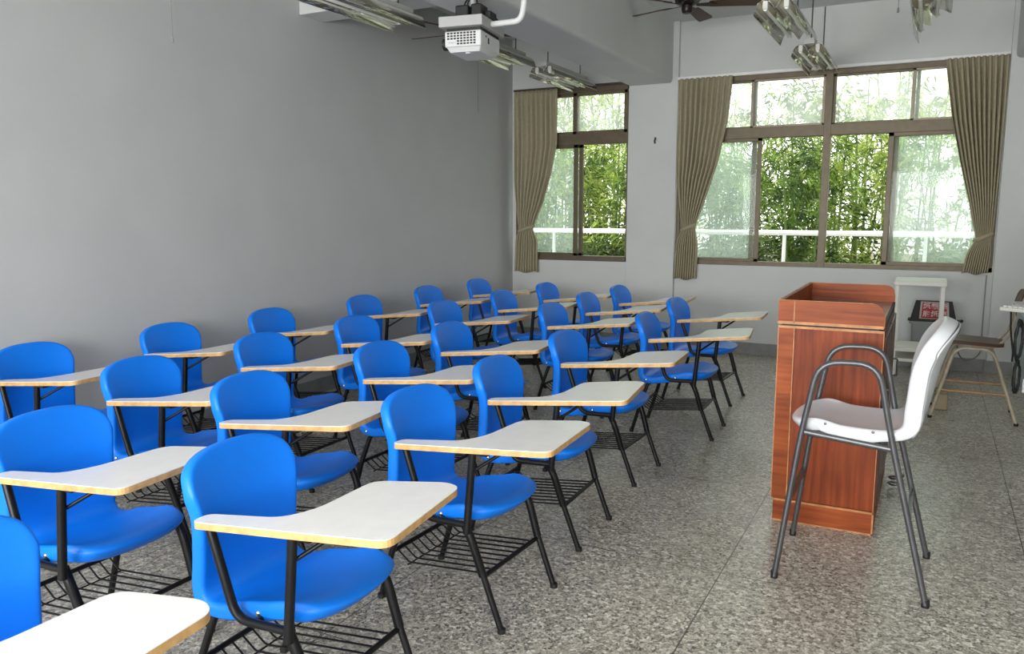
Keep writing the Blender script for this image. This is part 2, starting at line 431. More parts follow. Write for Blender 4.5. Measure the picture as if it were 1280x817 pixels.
curtain([(2.96, -2.552), (1.9, -2.545), (1.365, -2.47), (1.2, -2.53), (.80, -2.548)],
        [(2.96, -1.972), (2.5, -2.01), (2.05, -2.10), (1.63, -2.235), (1.40, -2.315), (1.365, -2.325), (1.2, -2.29), (.805, -2.30)], 1.365, .80,
        'beige pleated curtain tied back between pillar and wide window', 10, 2)
curtain([(2.96, .004), (2.4, .095), (1.99, .19), (1.65, .28), (1.33, .355), (1.28, .365), (1.15, .30), (.96, .27)],
        [(2.96, .522), (2.4, .520), (1.87, .512), (1.33, .50), (1.28, .49), (1.15, .50), (.95, .485)], 1.30, .955,
        'beige pleated curtain tied back at the corner by the brown stool', 11, 3)

# ------------------------------------------------------------------ moulded seat shell (shared by school chairs and the bar chair)
def shell_mesh(name, m, T=lambda p: p, deep=1., step=True):
    NU = 15
    us = [math.sin((i/(NU-1)*2-1)*PI/2*.92)/math.sin(PI/2*.92) for i in range(NU)]
    def L(tab, s):
        for (a, p), (c, q) in zip(tab, tab[1:]):
            if s <= c: t = (s-a)/(c-a) if c > a else 0; return p+(q-p)*t
        return tab[-1][1]
    xc = [(.44, .064), (.53, .052), (.65, .048), (.73, .032), (.785, .014), (.82, .002)]
    xe = [(.44, .070), (.53, .075), (.65, .082), (.73, .064), (.785, .038), (.82, .022)]
    rows = []
    zt0 = .47
    for s in (1, .96, .88, .76, .6, .42, .24, .08):          # backrest, top to waist
        row = []
        for u in us:
            drop = .100*(1-max(0, 1-abs(u)**2.6)**(1/2.6))
            ztop = .82-drop; z = zt0+(ztop-zt0)*s
            zz = z+drop*.0
            q = abs(u)**2.2
            x = L(xc, z)*(1-q)+L(xe, z)*q
            k = max(0, min(1, (z-.62)/.13)); w = .198+.018*k*k*(3-2*k)
            fl = Vector((-.043*deep, 0, -.004*s))
            if s == 1: fl = Vector((-.040*(1+(deep-1)*.75), 0, -.012-.012*(deep-1)))
            row.append((Vector((x, w*u, z)), fl, Vector((0, u, .0)) if s < 1 else Vector((0, u*.6, 1-abs(u)*.5))))
        rows.append(row)
    # bend and seat: (x_centre, z_centre, x_edge, z_edge, half width, flange)
    bend = [(.064, .452, .068, .455, .200, (-.044, 0, -.006)), (.072, .428, .068, .425, .200, (-.040, 0, -.022)),
            (.092, .408, .078, .402, .200, (-.028, 0, -.040)), (.125, .400, .108, .396, .201, (-.006, 0, -.042)),
            (.17, .402, .158, .402, .202, (0, 0, -.045)), (.205, .406, .198, .424, .203, (0, 0, -.058)),
            (.25, .413, .25, .434, .204, (0, 0, -.060)), (.31, .424, .31, .444, .204, (0, 0, -.058))]
    if not step:
        bend = [(a, z1, c, z1+.004+(d-z1 if i < 2 else .006*min(1, (i-1)/4)), w, f) for i, (a, z1, c, d, w, f) in enumerate(bend)]
    for xcn, zc, xed, ze, w, f in bend:
        row = []
        for u in us:
            q = abs(u)**2.6
            row.append((Vector((xcn*(1-q)+xed*q, w*u, zc*(1-q)+ze*q)), Vector((f[0]*deep, f[1], f[2])), Vector((0, u, 0))))
        rows.append(row)
    for s, zc, ze, w, f in ((.25, .436, .453, .204, (0, 0, -.056)), (.5, .448, .461, .203, (-.004, 0, -.056)), (.75, .456, .463, .202, (-.012, 0, -.056)), (.92, .456, .458, .200, (-.03, 0, -.055)), (1, .448, .449, .198, (-.045, 0, -.045))):
        if not step: ze = zc+.010
        row = []
        for u in us:
            q = abs(u)**2.6
            xf = .528-.105*(1-max(0, 1-abs(u)**2.4)**(1/2.4))
            row.append((Vector((.31+(xf-.31)*s, w*u, zc*(1-q)+ze*q)), Vector(f), Vector((.6 if s > .9 else 0, u, 0))))
        rows.append(row)
    b = MB(); nr = len(rows)
    vs = [p for r in rows for (p, f, o) in r]; fs = []
    for i in range(nr-1):
        for j in range(NU-1):
            a = i*NU+j; fs.append((a, a+NU, a+NU+1, a+1))
    # rim loops
    loop = [(0, j) for j in range(NU)]+[(i, NU-1) for i in range(1, nr)]+[(nr-1, j) for j in range(NU-2, -1, -1)]+[(i, 0) for i in range(nr-2, 0, -1)]
    prev = [i*NU+j for i, j in loop]; n = len(loop)
    if deep > 1:                                             # closed outer face of the backrest
        base = len(vs)
        for i in range(11):
            for j in range(NU):
                p, f, o = rows[i][j]; oo = o.normalized() if o.length > 0 else o; vs.append(p+f*.96+Vector((-.006*(1-us[j]**2), 0, 0))+oo*.007)
        for i in range(10):
            for j in range(NU-1):
                a = base+i*NU+j; fs.append((a, a+1, a+NU+1, a+NU))
    for kf, ko in ((.10, .007), (.35, .012), (1.0, .010)):
        base = len(vs)
        for i, j in loop:
            p, f, o = rows[i][j]
            oo = o.copy()
            if oo.length > 0: oo.normalize()
            vs.append(p+f*kf+oo*ko)
        cur = list(range(base, base+n))
        for k in range(n):
            k2 = (k+1) % n; fs.append((prev[k2], prev[k], cur[k], cur[k2]))
        prev = cur
    b.add([T(v) for v in vs], fs)
    o = b.build(name, m, smooth=180)
    sd = o.modifiers.new('solid', 'SOLIDIFY'); sd.thickness = .005; sd.offset = 0
    ss = o.modifiers.new('subd', 'SUBSURF'); ss.levels = 1; ss.render_levels = 1
    bake(o)
    o.data.polygons.foreach_set('use_smooth', [True]*len(o.data.polygons))
    return o

# ------------------------------------------------------------------ school chair with writing tablet (faces +x)
def make_chair():
    root = empty('tablet_chair')
    s = shell_mesh('seat_shell', BLUE); s.parent = root
    for x, z in ((.088, .382), (.290, .412)):
        for sg in (-1, 1):
            MB().lathe([(.0, 0), (.009, 0), (.009, .003), (.005, .006), (.0, .007)] if sg > 0 else [(.0, 0), (.009, 0), (.009, -.003), (.005, -.006), (.0, -.007)],
                       (x, sg*.2165, z), 10, axis='Y').build('rivet', STEEL, root, smooth=60)
    # tablet
    def zt(x): return .674+(x-.125)*.103
    out = round_poly([(.105, -.272), (.60, -.282), (.787, -.284), (.742, .148), (.68, .185), (.425, .165), (.42, -.10), (.365, -.19), (.105, -.205)],
                     [.03, 0, .045, .03, .06, .05, .12, .10, .03], 6)
    t = MB().prism(out, lambda x, y: (x, y, zt(x)-.0215), lambda x, y: (x, y, zt(x)-.002)).build('tablet', PLY, root)
    cx = sum(p[0] for p in out)/len(out); cy = sum(p[1] for p in out)/len(out)
    MB().prism([(x, y) for x, y in out], lambda x, y: (x, y, zt(x)-.002), lambda x, y: (x, y, zt(x))).build('laminate', LAM, t)
    yn = -.248
    a = MB().tube([(.150, yn+.004, zt(.15)-.024), (.200, yn, .515), (.238, yn, .398), (.44, yn, .405)], .0125, 10, fillet=.05, flat=1.15)
    a.build('arm_frame', BLACK, root, smooth=60)
    p = MB().tube([(.428, yn-.004, .375), (.456, yn-.002, zt(.456)-.024)], .0145, 10)
    p.box(.40, .52, yn-.012, yn+.035, zt(.456)-.030, zt(.456)-.0225)
    p.build('tablet_post', BLACK, root, smooth=60)
    MB().tube([(.450, yn+.012, .610), (.56, yn+.11, zt(.56)-.026), (.60, yn+.13, zt(.60)-.024)], .0065, 8, fillet=.01).build('tablet_brace', BLACK, root, smooth=60)
    # legs
    for sg in (-1, 1):
        yt = -.232 if sg < 0 else .212
        l = MB().tube([(.405, yt, .402), (.436, yt, .345), (.474, sg*.214, .205)], .0165, 10, fillet=.03)
        l.tube([(.470, sg*.214, .222), (.552, sg*.212, .004)], .0125, 10)
        l.build('leg', BLACK, root, smooth=60)
        l = MB().tube([(.16, sg*.180, .385), (.098, sg*.188, .365), (.048, sg*.213, .205), (-.012, sg*.21, .004)], .0125, 10, fillet=.03)
        l.build('leg', BLACK, root, smooth=60)
        MB().lathe([(.0, 0), (.0155, 0), (.0155, .018), (.0, .018)], (.552, sg*.212, 0), 10).build('foot_cap', BLK2, root, smooth=50)
        MB().lathe([(.0, 0), (.0155, 0), (.0155, .018), (.0, .018)], (-.012, sg*.21, 0), 10).build('foot_cap', BLK2, root, smooth=50)
    MB().tube([(.09, .205, .372), (.42, .205, .402)], .0115, 8).tube([(.30, yn, .398), (.30, .205, .390)], .011, 8).tube([(.14, -.185, .378), (.14, .185, .376)], .011, 8).build('seat_rail', BLACK, root, smooth=60)
    MB().tube([(.474, -.214, .2), (.474, .214, .2)], .0095, 8).build('crossbar', BLACK, root, smooth=60)
    MB().tube([(.046, -.213, .205), (.046, .213, .205)], .0095, 8).build('crossbar', BLACK, root, smooth=60)
    w = MB()
    for i in range(9):
        y = -.176+i*.044
        w.tube([(.046, y, .205), (.105, y, .162), (.474, y, .198)], .0036, 6, fillet=.012)
    w.tube([(.108, -.19, .157), (.108, .19, .157)], .0032, 6)
    w.build('book_basket', BLACK, root, smooth=60)
    return root

YC = -.045
rows = [
 (('beside the open floor'), [(-1.891, 6.678, -2.1), (-1.804, 5.591, 2.0), (-1.955, 4.50, -1.5), (-1.907, 3.511, 1.6), (-1.859, 2.745, -2.6), (-1.927, 1.836, 1.6), (-1.99, .985, 0)]),
 (('second back from the open floor'), [(-2.722, 7.565, 0), (-2.738, 6.753, 1), (-2.673, 5.85, -1), (-2.786, 4.504, .6), (-2.697, 3.624, -1.1), (-2.697, 2.647, 1), (-2.832, 1.813, -.3)]),
 (('second out from the plain wall'), [(-3.496, 7.523, 0), (-3.514, 6.599, 1), (-3.52, 5.592, -1), (-3.541, 4.479, -.6), (-3.52, 3.569, .5), (-3.475, 2.691, 2.0), (-3.66, 1.66, 0)]),
 (('against the plain wall'), [(-4.362, 7.63, 0), (-4.371, 6.651, 0), (-4.371, 5.638, .5), (-4.382, 4.536, 0), (-4.372, 3.618, 0), (-4.377, 2.713, 0)]),
]
ordn = ['first', 'second', 'third', 'fourth', 'fifth', 'sixth', 'seventh']
proto = make_chair(); first = True
for where, spots in rows:
    for i, (x, y, r) in enumerate(spots):
        o = proto if first else copy_tree(proto); first = False
        a = math.radians(r)
        o.location = (x-YC*math.sin(a), y+YC*math.cos(a), 0); o.rotation_euler = (0, 0, a)
        tag(o, 'blue tablet chair, %s from the windows in the row %s' % (ordn[i], where), 'chair', 'blue tablet chairs in rows')

# ------------------------------------------------------------------ lectern
def lectern():
    r = empty('lectern', (-.40, 4.63, 0), 0, 'tall reddish wooden lectern with raised rim, edges worn pale', 'lectern')
    x0, x1, y0, y1 = -.642+.40, -.168+.40, 4.08-4.63, 5.19-4.63
    b = MB().box(x0+.006, x1, y0+.003, y1-.003, .115, .985, bev=.003)
    b.build('body', LECT, r)
    MB().box(x0+.012, x1+.003, y0-.004, y1+.002, 0, .112, bev=.003).build('plinth', LECTH, r)
    # corner post strip with pale joint
    MB().box(x0+.001, x0+.073, y0-.002, y0+.06, .115, .985, bev=.002).build('corner_panel', LECTH, r)
    e = MB()
    e.box(x0+.073, x0+.078, y0-.0025, y0+.01, .115, .985)
    e.box(x0, x1, y0-.0035, y0+.006, .978, .990)
    e.box(x0+.0, x0+.004, y0-.003, y0+.006, .115, .985)
    e.box(x0+.012, x1+.003, y0-.0055, y0+.004, .104, .114); e.box(x0+.012, x1+.004, y0-.0055, y0+.004, .0, .007)
    e.box(x1-.004, x1+.0035, y0-.0055, y0+.004, .0, .112); e.box(x1-.003, x1+.0008, y0, y0+.006, .115, .985)
    e.build('worn_edging', LECTE, r)
    MB().box(x0+.02, x1-.025, y0+.015, y1-.015, .985, 1.004).build('shadow_gap', BLK2, r)  # black filler stands in for the shade in the notch under the rim
    # desk surface and black nosing on the open side
    MB().box(x0+.015, x1-.008, y0+.015, y1-.015, 1.004, 1.018).build('desk_surface', LECTT, r)
    MB().box(x1-.010, x1+.002, y0+.018, y1-.018, .992, 1.019).build('desk_nosing', BLK2, r)
    # raised rim on three sides
    def side(ya, yb):
        poly = round_poly([(x0-.002, 1.000), (x1-.004, 1.000), (x1-.004, 1.113), (x0-.002, 1.113)], [0, 0, .065, 0], 8)
        return MB().prism(poly, lambda a, c: (a, ya, c), lambda a, c: (a, yb, c))
    side(y0-.003, y0+.016).build('rim_side', LECTH, r)
    side(y1-.016, y1+.003).build('rim_side', LECTH, r)
    MB().box(x0-.002, x0+.016, y0+.016, y1-.016, 1.000, 1.113).build('rim_front', LECTH, r)
    e = MB()
    for ya in (y0-.004, y1-.017):
        pts = round_poly([(x0-.003, 1.113), (x1-.004, 1.113), (x1-.004, 1.0)], [0, .065, 0], 8)
        pts = [(p[0], p[1]) for p in pts]
        e.tube([(p[0], ya+.0105, p[1]) for p in pts if True][1:-1] if False else [(x0, ya+.0105, 1.1125), (x1-.07, ya+.0105, 1.1125)], .0035, 6)
        arc = [(x1-.069+.065*math.sin(t*PI/2/8), ya+.0105, 1.048+.065*math.cos(t*PI/2/8)) for t in range(9)]+[(x1-.004, ya+.0105, 1.002)]
        e.tube(arc, .0045, 6)
    e.box(x0-.0035, x0+.004, y0, y1, 1.108, 1.1145)
    e.box(x0-.003, x1-.004, y0-.0045, y0+.004, .998, 1.012)
    e.box(x0+.07, x0+.075, y0-.0045, y0, 1.005, 1.11)
    e.build('rim_edging', LECTE, r)
    # dark doors on the teacher's side
    for k in range(2):
        ya = y0+.03+k*.53
        d = MB().box(x1-.002, x1+.012, ya, ya+.51, .13, .96, bev=.003).build('door', LECTD, r)
        MB().tube([(x1+.012, ya+.05+k*.40, .60), (x1+.035, ya+.05+k*.40, .60), (x1+.035, ya+.05+k*.40, .70), (x1+.012, ya+.05+k*.40, .70)], .005, 8, fillet=.01).build('handle', GREYT, d, smooth=60)
    for xx, yy in ((x0+.06, y0+.1), (x0+.06, y1-.1), (x1-.06, y1-.1)): pass
lectern()
c = MB(); pts = []
for i in range(40):
    a = 2*PI*i/19.; pts.append((-.095+.035*math.cos(a)*(1+.1*math.sin(i)), 4.86+.05*math.sin(a), .012+.0018*i))
tag(c.tube(pts, .006, 6).build('cable_coil', GREYT, smooth=60), 'small grey cable coil on the floor behind the lectern', 'cable')

# ------------------------------------------------------------------ tall white bar chair (faces -x)
def bar_chair():
    r = empty('bar_chair', (-.21, 3.655, 0), 0, 'tall white plastic armchair on grey tube legs before the lectern', 'chair')
    def T(p):
        x, y, z = p
        zz = z-(x-.1)*.13+.265
        lean = 0
        if z > .46 and x < .15: lean = -.052*((z-.46)/.36); zz = .722+.0+(z-.46)*1.06
        xl = .035+.455*(x-.05)/.478+lean
        return Vector((.21-.0-xl, -y*1.0, zz+.006))
    s = shell_mesh('seat_shell', WHITEP, T, 1.6, False); s.parent = r
    for x in (-.13, .05): MB().lathe([(0, 0), (.006, 0), (.006, -.003), (0, -.004)], (x, -.2145, .682 if x < 0 else .668), 10, axis='Y').build('rivet', GREYT, r, smooth=60)
    X = .21
    for sg in (-1, 1):
        yf = sg*.256; yt = sg*.222
        def y_at(z): return yf+(yt-yf)*min(1, z/.6)
        side = MB().tube([(-.505+X, y_at(0), .01), (-.432+X, y_at(.62), .62), (-.375+X, yt, .938), (-.155+X, yt, .945), (-.085+X, y_at(.62), .62), (.068+X, y_at(0), .01)], .0125, 12, fillet=.085, flat=1.25)
        side.build('leg_and_arm_frame', GREYT, r, smooth=60)
        MB().tube([(-.430+X, y_at(.62), .640), (-.083+X, y_at(.62), .607)], .0125, 10, flat=.8).build('side_rail', GREYT, r, smooth=60)
        for xx in (-.505+X, .068+X): MB().lathe([(0, 0), (.015, 0), (.015, .03), (0, .03)], (xx, y_at(0), 0), 10).build('foot_cap', BLK2, r, smooth=50)
    b = MB()
    b.box(-.476+X, -.462+X, -.24, .24, .315, .352); b.build('crossbar', GREYT, r)
    b = MB(); b.box(-.018+X, -.002+X, -.24, .24, .285, .325); b.build('crossbar', GREYT, r)
    MB().tube([(-.36+X, -.22, .636), (-.36+X, .22, .636)], .011, 8).tube([(-.14+X, -.22, .615), (-.14+X, .22, .615)], .011, 8).build('seat_support', GREYT, r, smooth=60)
bar_chair()

# ------------------------------------------------------------------ brown stool with back (faces -x)
def stool():
    r = empty('wooden_stool_chair', (.33, 6.97, 0), 0, 'brown wooden seat chair on worn cream tube legs under the corner curtain', 'chair')
    so = round_poly([(-.235, -.19), (.19, -.17), (.19, .17), (-.235, .19)], .05, 6)
    s = MB(); n = len(so)
    def zs(x, y): return .565+.018*((x)/.2)**2*(1 if x < 0 else .3)-.0*abs(y)
    s.prism(so, lambda a, c: (a, c, zs(a, c)-.012), lambda a, c: (a, c, zs(a, c)+.012))
    s.build('seat', STOOLB, r, smooth=40)
    MB().prism(round_poly([(-.165, .79), (.165, .79), (.165, .97), (-.165, .97)], .06, 6), lambda a, c: (.235+(c-.8)*.25+.03*(1-(a/.165)**2), a, c), lambda a, c: (.248+(c-.8)*.25+.03*(1-(a/.165)**2), a, c)).build('backrest', STOOLB, r, smooth=40)
    for sg in (-1, 1):
        MB().tube([(-.02, sg*.12, .545), (.14, sg*.12, .545), (.235, sg*.12, .66), (.255, sg*.11, .86)], .010, 8, fillet=.06).build('back_support', STOOLM, r, smooth=60)
    # two bent side frames
    for sg in (-1, 1):
        MB().tube([(-.262, sg*.235, .008), (-.125, sg*.165, .535), (.12, sg*.165, .535), (.295, sg*.235, .008)], .0125, 10, fillet=.08).build('leg_frame', STOOLM, r, smooth=60)
        MB().tube([(-.205, sg*.208, .215), (.228, sg*.208, .215)], .0105, 8).build('rung', STOOLR, r, smooth=60)
        for x in (-.262, .295): MB().lathe([(0, 0), (.0155, 0), (.0155, .02), (0, .02)], (x, sg*.235, 0), 10).build('foot_cap', BLK2, r, smooth=50)
    MB().tube([(.175, -.19, .37), (.175, .19, .37)], .012, 8).tube([(-.175, -.19, .35), (-.175, .19, .35)], .010, 8).build('rung', STOOLR, r, smooth=60)
stool()
tag(MB().box(.10, .19, 7.02, 7.12, .002, .125, bev=.01).tube([(.10, 7.07, .13), (.05, 7.03, .15), (.02, 7.1, .16), (.12, 7.1, .15)], .014, 8, fillet=.03).build('folded_tool_bag', mat('tan_canvas', (.36, .29, .18), .8, noise=.2)), 'small tan bundle on the floor between the stool legs', 'bundle')

# ------------------------------------------------------------------ white stand
def stand():
    r = empty('projector_stand', (-.065, 8.05, 0), 0, 'cream white metal stand with flat top behind the lectern', 'stand')
    MB().box(-.205, .205, -.27, .25, .905, .942, bev=.005).build('top', SHELFW, r)
    for sx in (-1, 1):
        for sy in (-1, 1): MB().box(sx*.178-.017, sx*.178+.017, sy*.22-.017, sy*.22+.017, .03, .905, bev=.003).build('leg', SHELFW, r)
    for z in (.335, .245): MB().box(-.19, .19, -.235, .235, z-.014, z+.014, bev=.003).build('shelf', SHELFW, r)
    for sx in (-1, 1):
        for sy in (-1, 1): MB().lathe([(0, -.011), (.022, -.011), (.022, .011), (0, .011)], (sx*.178, sy*.22, .022), 12, axis='X').build('caster', BLK2, r, smooth=50)
stand()

# ------------------------------------------------------------------ recycling bin with sign
def text_mesh(body, size, M, name, m, parent, extrude=.001):
    cu = bpy.data.curves.new(name, 'FONT'); cu.body = body; cu.size = size; cu.align_x = 'CENTER'; cu.align_y = 'CENTER'; cu.extrude = extrude; cu.space_character = 1.1; cu.offset = .0012
    t = bpy.data.objects.new(name, cu); COL.objects.link(t)
    dg = bpy.context.evaluated_depsgraph_get(); dg.update()
    me = bpy.data.meshes.new_from_object(t.evaluated_get(dg))
    bpy.data.objects.remove(t); bpy.data.curves.remove(cu)
    me.transform(M); me.materials.clear(); me.materials.append(m); me.name = name
    o = bpy.data.objects.new(name, me); COL.objects.link(o); o.parent = parent
    return o
def bin_():
    r = empty('paper_bin', (.055, 8.68, 0), 0, 'grey waste paper bin standing against the back wall', 'bin')
    poly = round_poly([(-.185, -.14), (.185, -.14), (.185, .14), (-.185, .14)], .03, 4)
    MB().prism(poly, lambda a, c: (a*.86, c*.86, 0), lambda a, c: (a, c, .50)).build('body', BING, r, smooth=40)
    MB().prism(round_poly([(-.20, -.155), (.20, -.155), (.20, .155), (-.20, .155)], .035, 4), lambda a, c: (a, c, .485), lambda a, c: (a, c, .505)).build('rim', BING, r, smooth=40)
    g = empty('red_sign', (.055, 8.62, .506), 0, 'red sign with white characters in black frame on the grey bin', 'sign')
    A = Matrix.Translation((0, 0, 0)) @ Matrix.Rotation(math.radians(-18), 4, 'X')
    # trapezoid black holder
    tz = lambda y0, a, c: A @ Vector((a, y0, c))
    MB().prism([(-.197, .005), (.20, .005), (.155, .200), (-.155, .200)], lambda a, c: tz(0, a, c), lambda a, c: tz(.03, a, c)).build('holder', BLK2, g)
    MB().box(-.215, .235, -.05, .12, .0, .012, bev=.004).tube([(.235, -.03, .006), (.245, -.03, .03)], .012, 8).build('tray', BLK2, g)
    MB().prism([(-.118, .020), (.138, .020), (.125, .188), (-.112, .188)], lambda a, c: tz(-.004, a, c), lambda a, c: tz(0, a, c)).build('card', SIGNP, g)
    p = MB().prism([(-.102, .026), (.118, .026), (.108, .178), (-.096, .178)], lambda a, c: tz(-.007, a, c), lambda a, c: tz(-.004, a, c)).build('red_panel', RED, g)
    for k, s in enumerate(('紙類箱', '廢紙箱')):
        M = A @ Matrix.Translation((.012, -.0075, .140-.074*k)) @ Matrix.Rotation(PI/2, 4, 'X')
        text_mesh(s, .066, M, 'lettering', SIGNW, p)
bin_()

# ------------------------------------------------------------------ equipment desk at the right edge
def desk():
    r = empty('equipment_cabinet', (.885, 5.75, 0), 0, 'pale blue metal equipment cabinet on legs at the right edge of the room', 'cabinet')
    MB().box(-.36, .36, -.33, .45, .50, .93, bev=.006).build('body', PALEB, r)
    for sx in (-1, 1):
        for sy in (-.30, .42): MB().box(sx*.20-.02, sx*.20+.02, sy-.02, sy+.02, 0, .505, bev=.003).build('leg', PALEB, r)
    MB().box(-.385, .385, -.36, .47, .93, .955, bev=.004).build('top', SHELFW, r)
    MB().box(-.34, .0, -.338, -.328, .53, .90, bev=.003).build('door', PALEB, r)
    MB().box(.01, .34, -.338, -.328, .53, .90, bev=.003).build('door', PALEB, r)
    k = empty('keyboard', (.60, 5.52, .956), math.radians(-32), 'beige keyboard lying across the cabinet top', 'keyboard')
    MB().box(-.21, .21, -.075, .075, 0, .022, bev=.005).build('case', SHELFW, k)
    kb = MB()
    for i in range(14):
        for j in range(5): kb.box(-.198+i*.0285, -.198+i*.0285+.024, -.062+j*.025, -.062+j*.025+.02, .022, .031, bev=.002)
    kb.build('keys', PROJ, k)
    m = empty('monitor', (.85, 6.02, .955), math.radians(12), 'dark monitor standing on the pale blue cabinet', 'monitor')
    MB().box(-.29, .29, -.02, .03, .12, .52, bev=.008).build('case', DARKG, m)
    MB().box(-.265, .265, -.0225, -.019, .145, .495).build('screen', BLK2, m)
    MB().box(-.03, .03, .0, .03, .01, .16, bev=.004).box(-.12, .12, -.08, .10, 0, .014, bev=.004).build('stand', DARKG, m)
desk()
def loop_cable(cx, cy, zc, rx, rz, n, seed, lab):
    rnd = random.Random(seed); pts = []
    for i in range(n*16+1):
        a = 2*PI*i/16; k = 1+.18*math.sin(i*.37+seed)
        pts.append((cx+rx*k*math.cos(a)*.6+.004*math.sin(i*1.3), cy+rx*k*math.cos(a)-.004*i/16, zc+rz*k*math.sin(a)-.012*math.sin(i*.21)))
    return tag(MB().tube(pts, .0055, 6).build('cable', BLK2, smooth=60), lab, 'cable')
loop_cable(.475, 5.40, .80, .035, .105, 4, 2, 'looped black cables hanging high on the pale blue cabinet')
loop_cable(.485, 5.40, .60, .028, .085, 3, 5, 'looped black cables hanging low on the pale blue cabinet')
tag(MB().tube([(.476, 5.90, .957), (.468, 5.9, .93), (.475, 5.9, .80), (.498, 5.9, .66), (.498, 5.92, .60)], .006, 6, fillet=.03).build('cable', BLK2, smooth=60), 'single black lead hanging down beside the looped cables', 'cable')
o = MB().box(-.03, .03, -.008, .008, -.04, .04, bev=.004).build('power_outlet', WHITEP); o.location = (.545, 5.404, .545)
tag(o, 'white power outlet low on the pale blue cabinet front', 'outlet')
s = MB()
for k in range(2): s.box(-.012+k*.016, -.008+k*.016, -.0095, -.0075, -.01, .012)
s.build('slots', BLK2, o)
tag(MB().tube([(.483, 8.92, .94), (.482, 8.92, .60), (.487, 8.92, .20), (.45, 8.90, .14), (.36, 8.88, .10), (.30, 8.87, .16), (.27, 8.87, .30), (.30, 8.89, .42)], .006, 6, fillet=.08).build('wall_cable', BASEM, smooth=60), 'grey cable running down the back wall below the corner curtain', 'cable')
tag(MB().tube([(-2.80, 8.868, 2.295), (-2.80, 8.845, 2.31), (-2.788, 8.84, 2.355)], .009, 8, fillet=.01).build('wall_hook', DARKB, smooth=60), 'small dark hook high on the white pillar', 'hook')
tag(MB().tube([(-4.603, 8.078, ZC-.01), (-4.603, 8.074, 2.64)], .0025, 6).build('wall_wire', BASEM), 'thin vertical wire on the plain wall near the narrow window', 'wire')
tag(MB().tube([(-4.5, 3.865, ZC-.01), (-4.5, 3.865, 2.66)], .0035, 6).lathe([(0, 0), (.008, .004), (.008, .03), (0, .036)], (-4.5, 3.865, 2.635), 10).build('pull_cord', BASEM, smooth=50), 'thin pull cord hanging in front of the plain wall', 'cord')
tag(MB().tube([(-.362, 7.5, ZC-.01), (-.362, 7.5, 3.17)], .003, 6).lathe([(0, 0), (.011, .006), (.006, .04), (0, .045)], (-.362, 7.5, 3.13), 10).build('pull_cord', BASEM, smooth=50), 'short pull cord hanging in front of the wide window wall', 'cord')

# ------------------------------------------------------------------ fluorescent fixtures with mirror reflectors (run along y)
def make_light():
    r = empty('ceiling_light')
    Ln = 1.12
    # mirror trough: two parabolic wings with a centre ridge, open below
    prof = []
    for i in range(13):
        t = i/12; a = t*PI
        prof.append((-.132+.132*t, .005+.068*math.sin(min(1, t*1.08)*PI)**.8 if t < .93 else .03))
    half = [(-.140, -.012), (-.130, .030), (-.110, .066), (-.080, .085), (-.050, .082), (-.026, .060), (-.012, .034), (0, .018)]
    prof = half+[(-x, z) for x, z in reversed(half[:-1])]
    b = MB(); vs = []; fs = []; n = len(prof)
    for y in (-Ln/2, Ln/2):
        for x, z in prof: vs.append((x, y, z))
    for i in range(n-1): fs.append((i, i+1, n+i+1, n+i))
    b.add(vs, fs)
    o = b.build('reflector', CHROME, r, smooth=40, recalc=False)
    sm = o.modifiers.new('solid', 'SOLIDIFY'); sm.thickness = .003; sm.offset = 1
    bake(o)
    b = MB().box(-.045, .045, -Ln/2+.01, Ln/2-.01, .088, .135, bev=.005)
    b.build('housing', LAMPW, r)
    b = MB()
    for sx in (-1, 1):
        b.prism([(sx*.144, -.014), (sx*.1405, -.014), (sx*.1315, .03), (sx*.1115, .067), (sx*.116, .069)], lambda a, c: (a, -Ln/2, c), lambda a, c: (a, Ln/2, c))
    b.build('reflector_lip', LAMPW, r, smooth=40)
    for sx in (-1, 1):
        t = MB().tube([(sx*.070, -(Ln/2-.035), .030), (sx*.070, (Ln/2-.035), .046)], .0125, 12).build('tube', TUBEW, r, smooth=60)
        for sy in (-1, 1):
            MB().box(sx*.070-.017, sx*.070+.017, sy*(Ln/2-.035)-.012, sy*(Ln/2-.035)+.012, .030, .086, bev=.004).build('socket', LAMPW, r)
    for sy in (-1, 1): MB().tube([(0, sy*.42, .12), (0, sy*.42, .60)], .006, 8).build('hanger', GREYT, r, smooth=60)
    return r
lp = make_light(); used = False
strips = [(-3.545, 2.885, 0, [(8.06, 'nearest the narrow window'), (6.51, 'behind the projector'), (4.64, 'farthest from the narrow window')], 'in the strip over the blue chairs'),
          (-1.05, 2.885, 0, [(8.15, 'nearest the wide window'), (6.48, 'second from the wide window')], 'beside the ceiling fan')]
for X, z, tilt, ys, where in strips:
    for y, lab in ys:
        o = copy_tree(lp) if used else lp; used = True
        o.location = (X, y, z)
        tag(o, 'mirrored twin tube light %s, %s' % (where, lab), 'light', 'hanging fluorescent lights')
o = copy_tree(lp); o.location = (-.09, 6.41, 2.89); o.rotation_euler = (0, math.radians(-44), 0)
tag(o, 'tilted mirrored tube light hanging above the bar chair side', 'light', 'hanging fluorescent lights')
for ch in list(o.children):
    if ch.name.startswith('hanger'): bpy.data.objects.remove(ch)
for sy in (-1, 1):
    h = MB().tube([(0, sy*.42, .12), (.20, sy*.42, .329), (.46, sy*.42, .60)], .006, 8).build('hanger', GREYT, o, smooth=60)

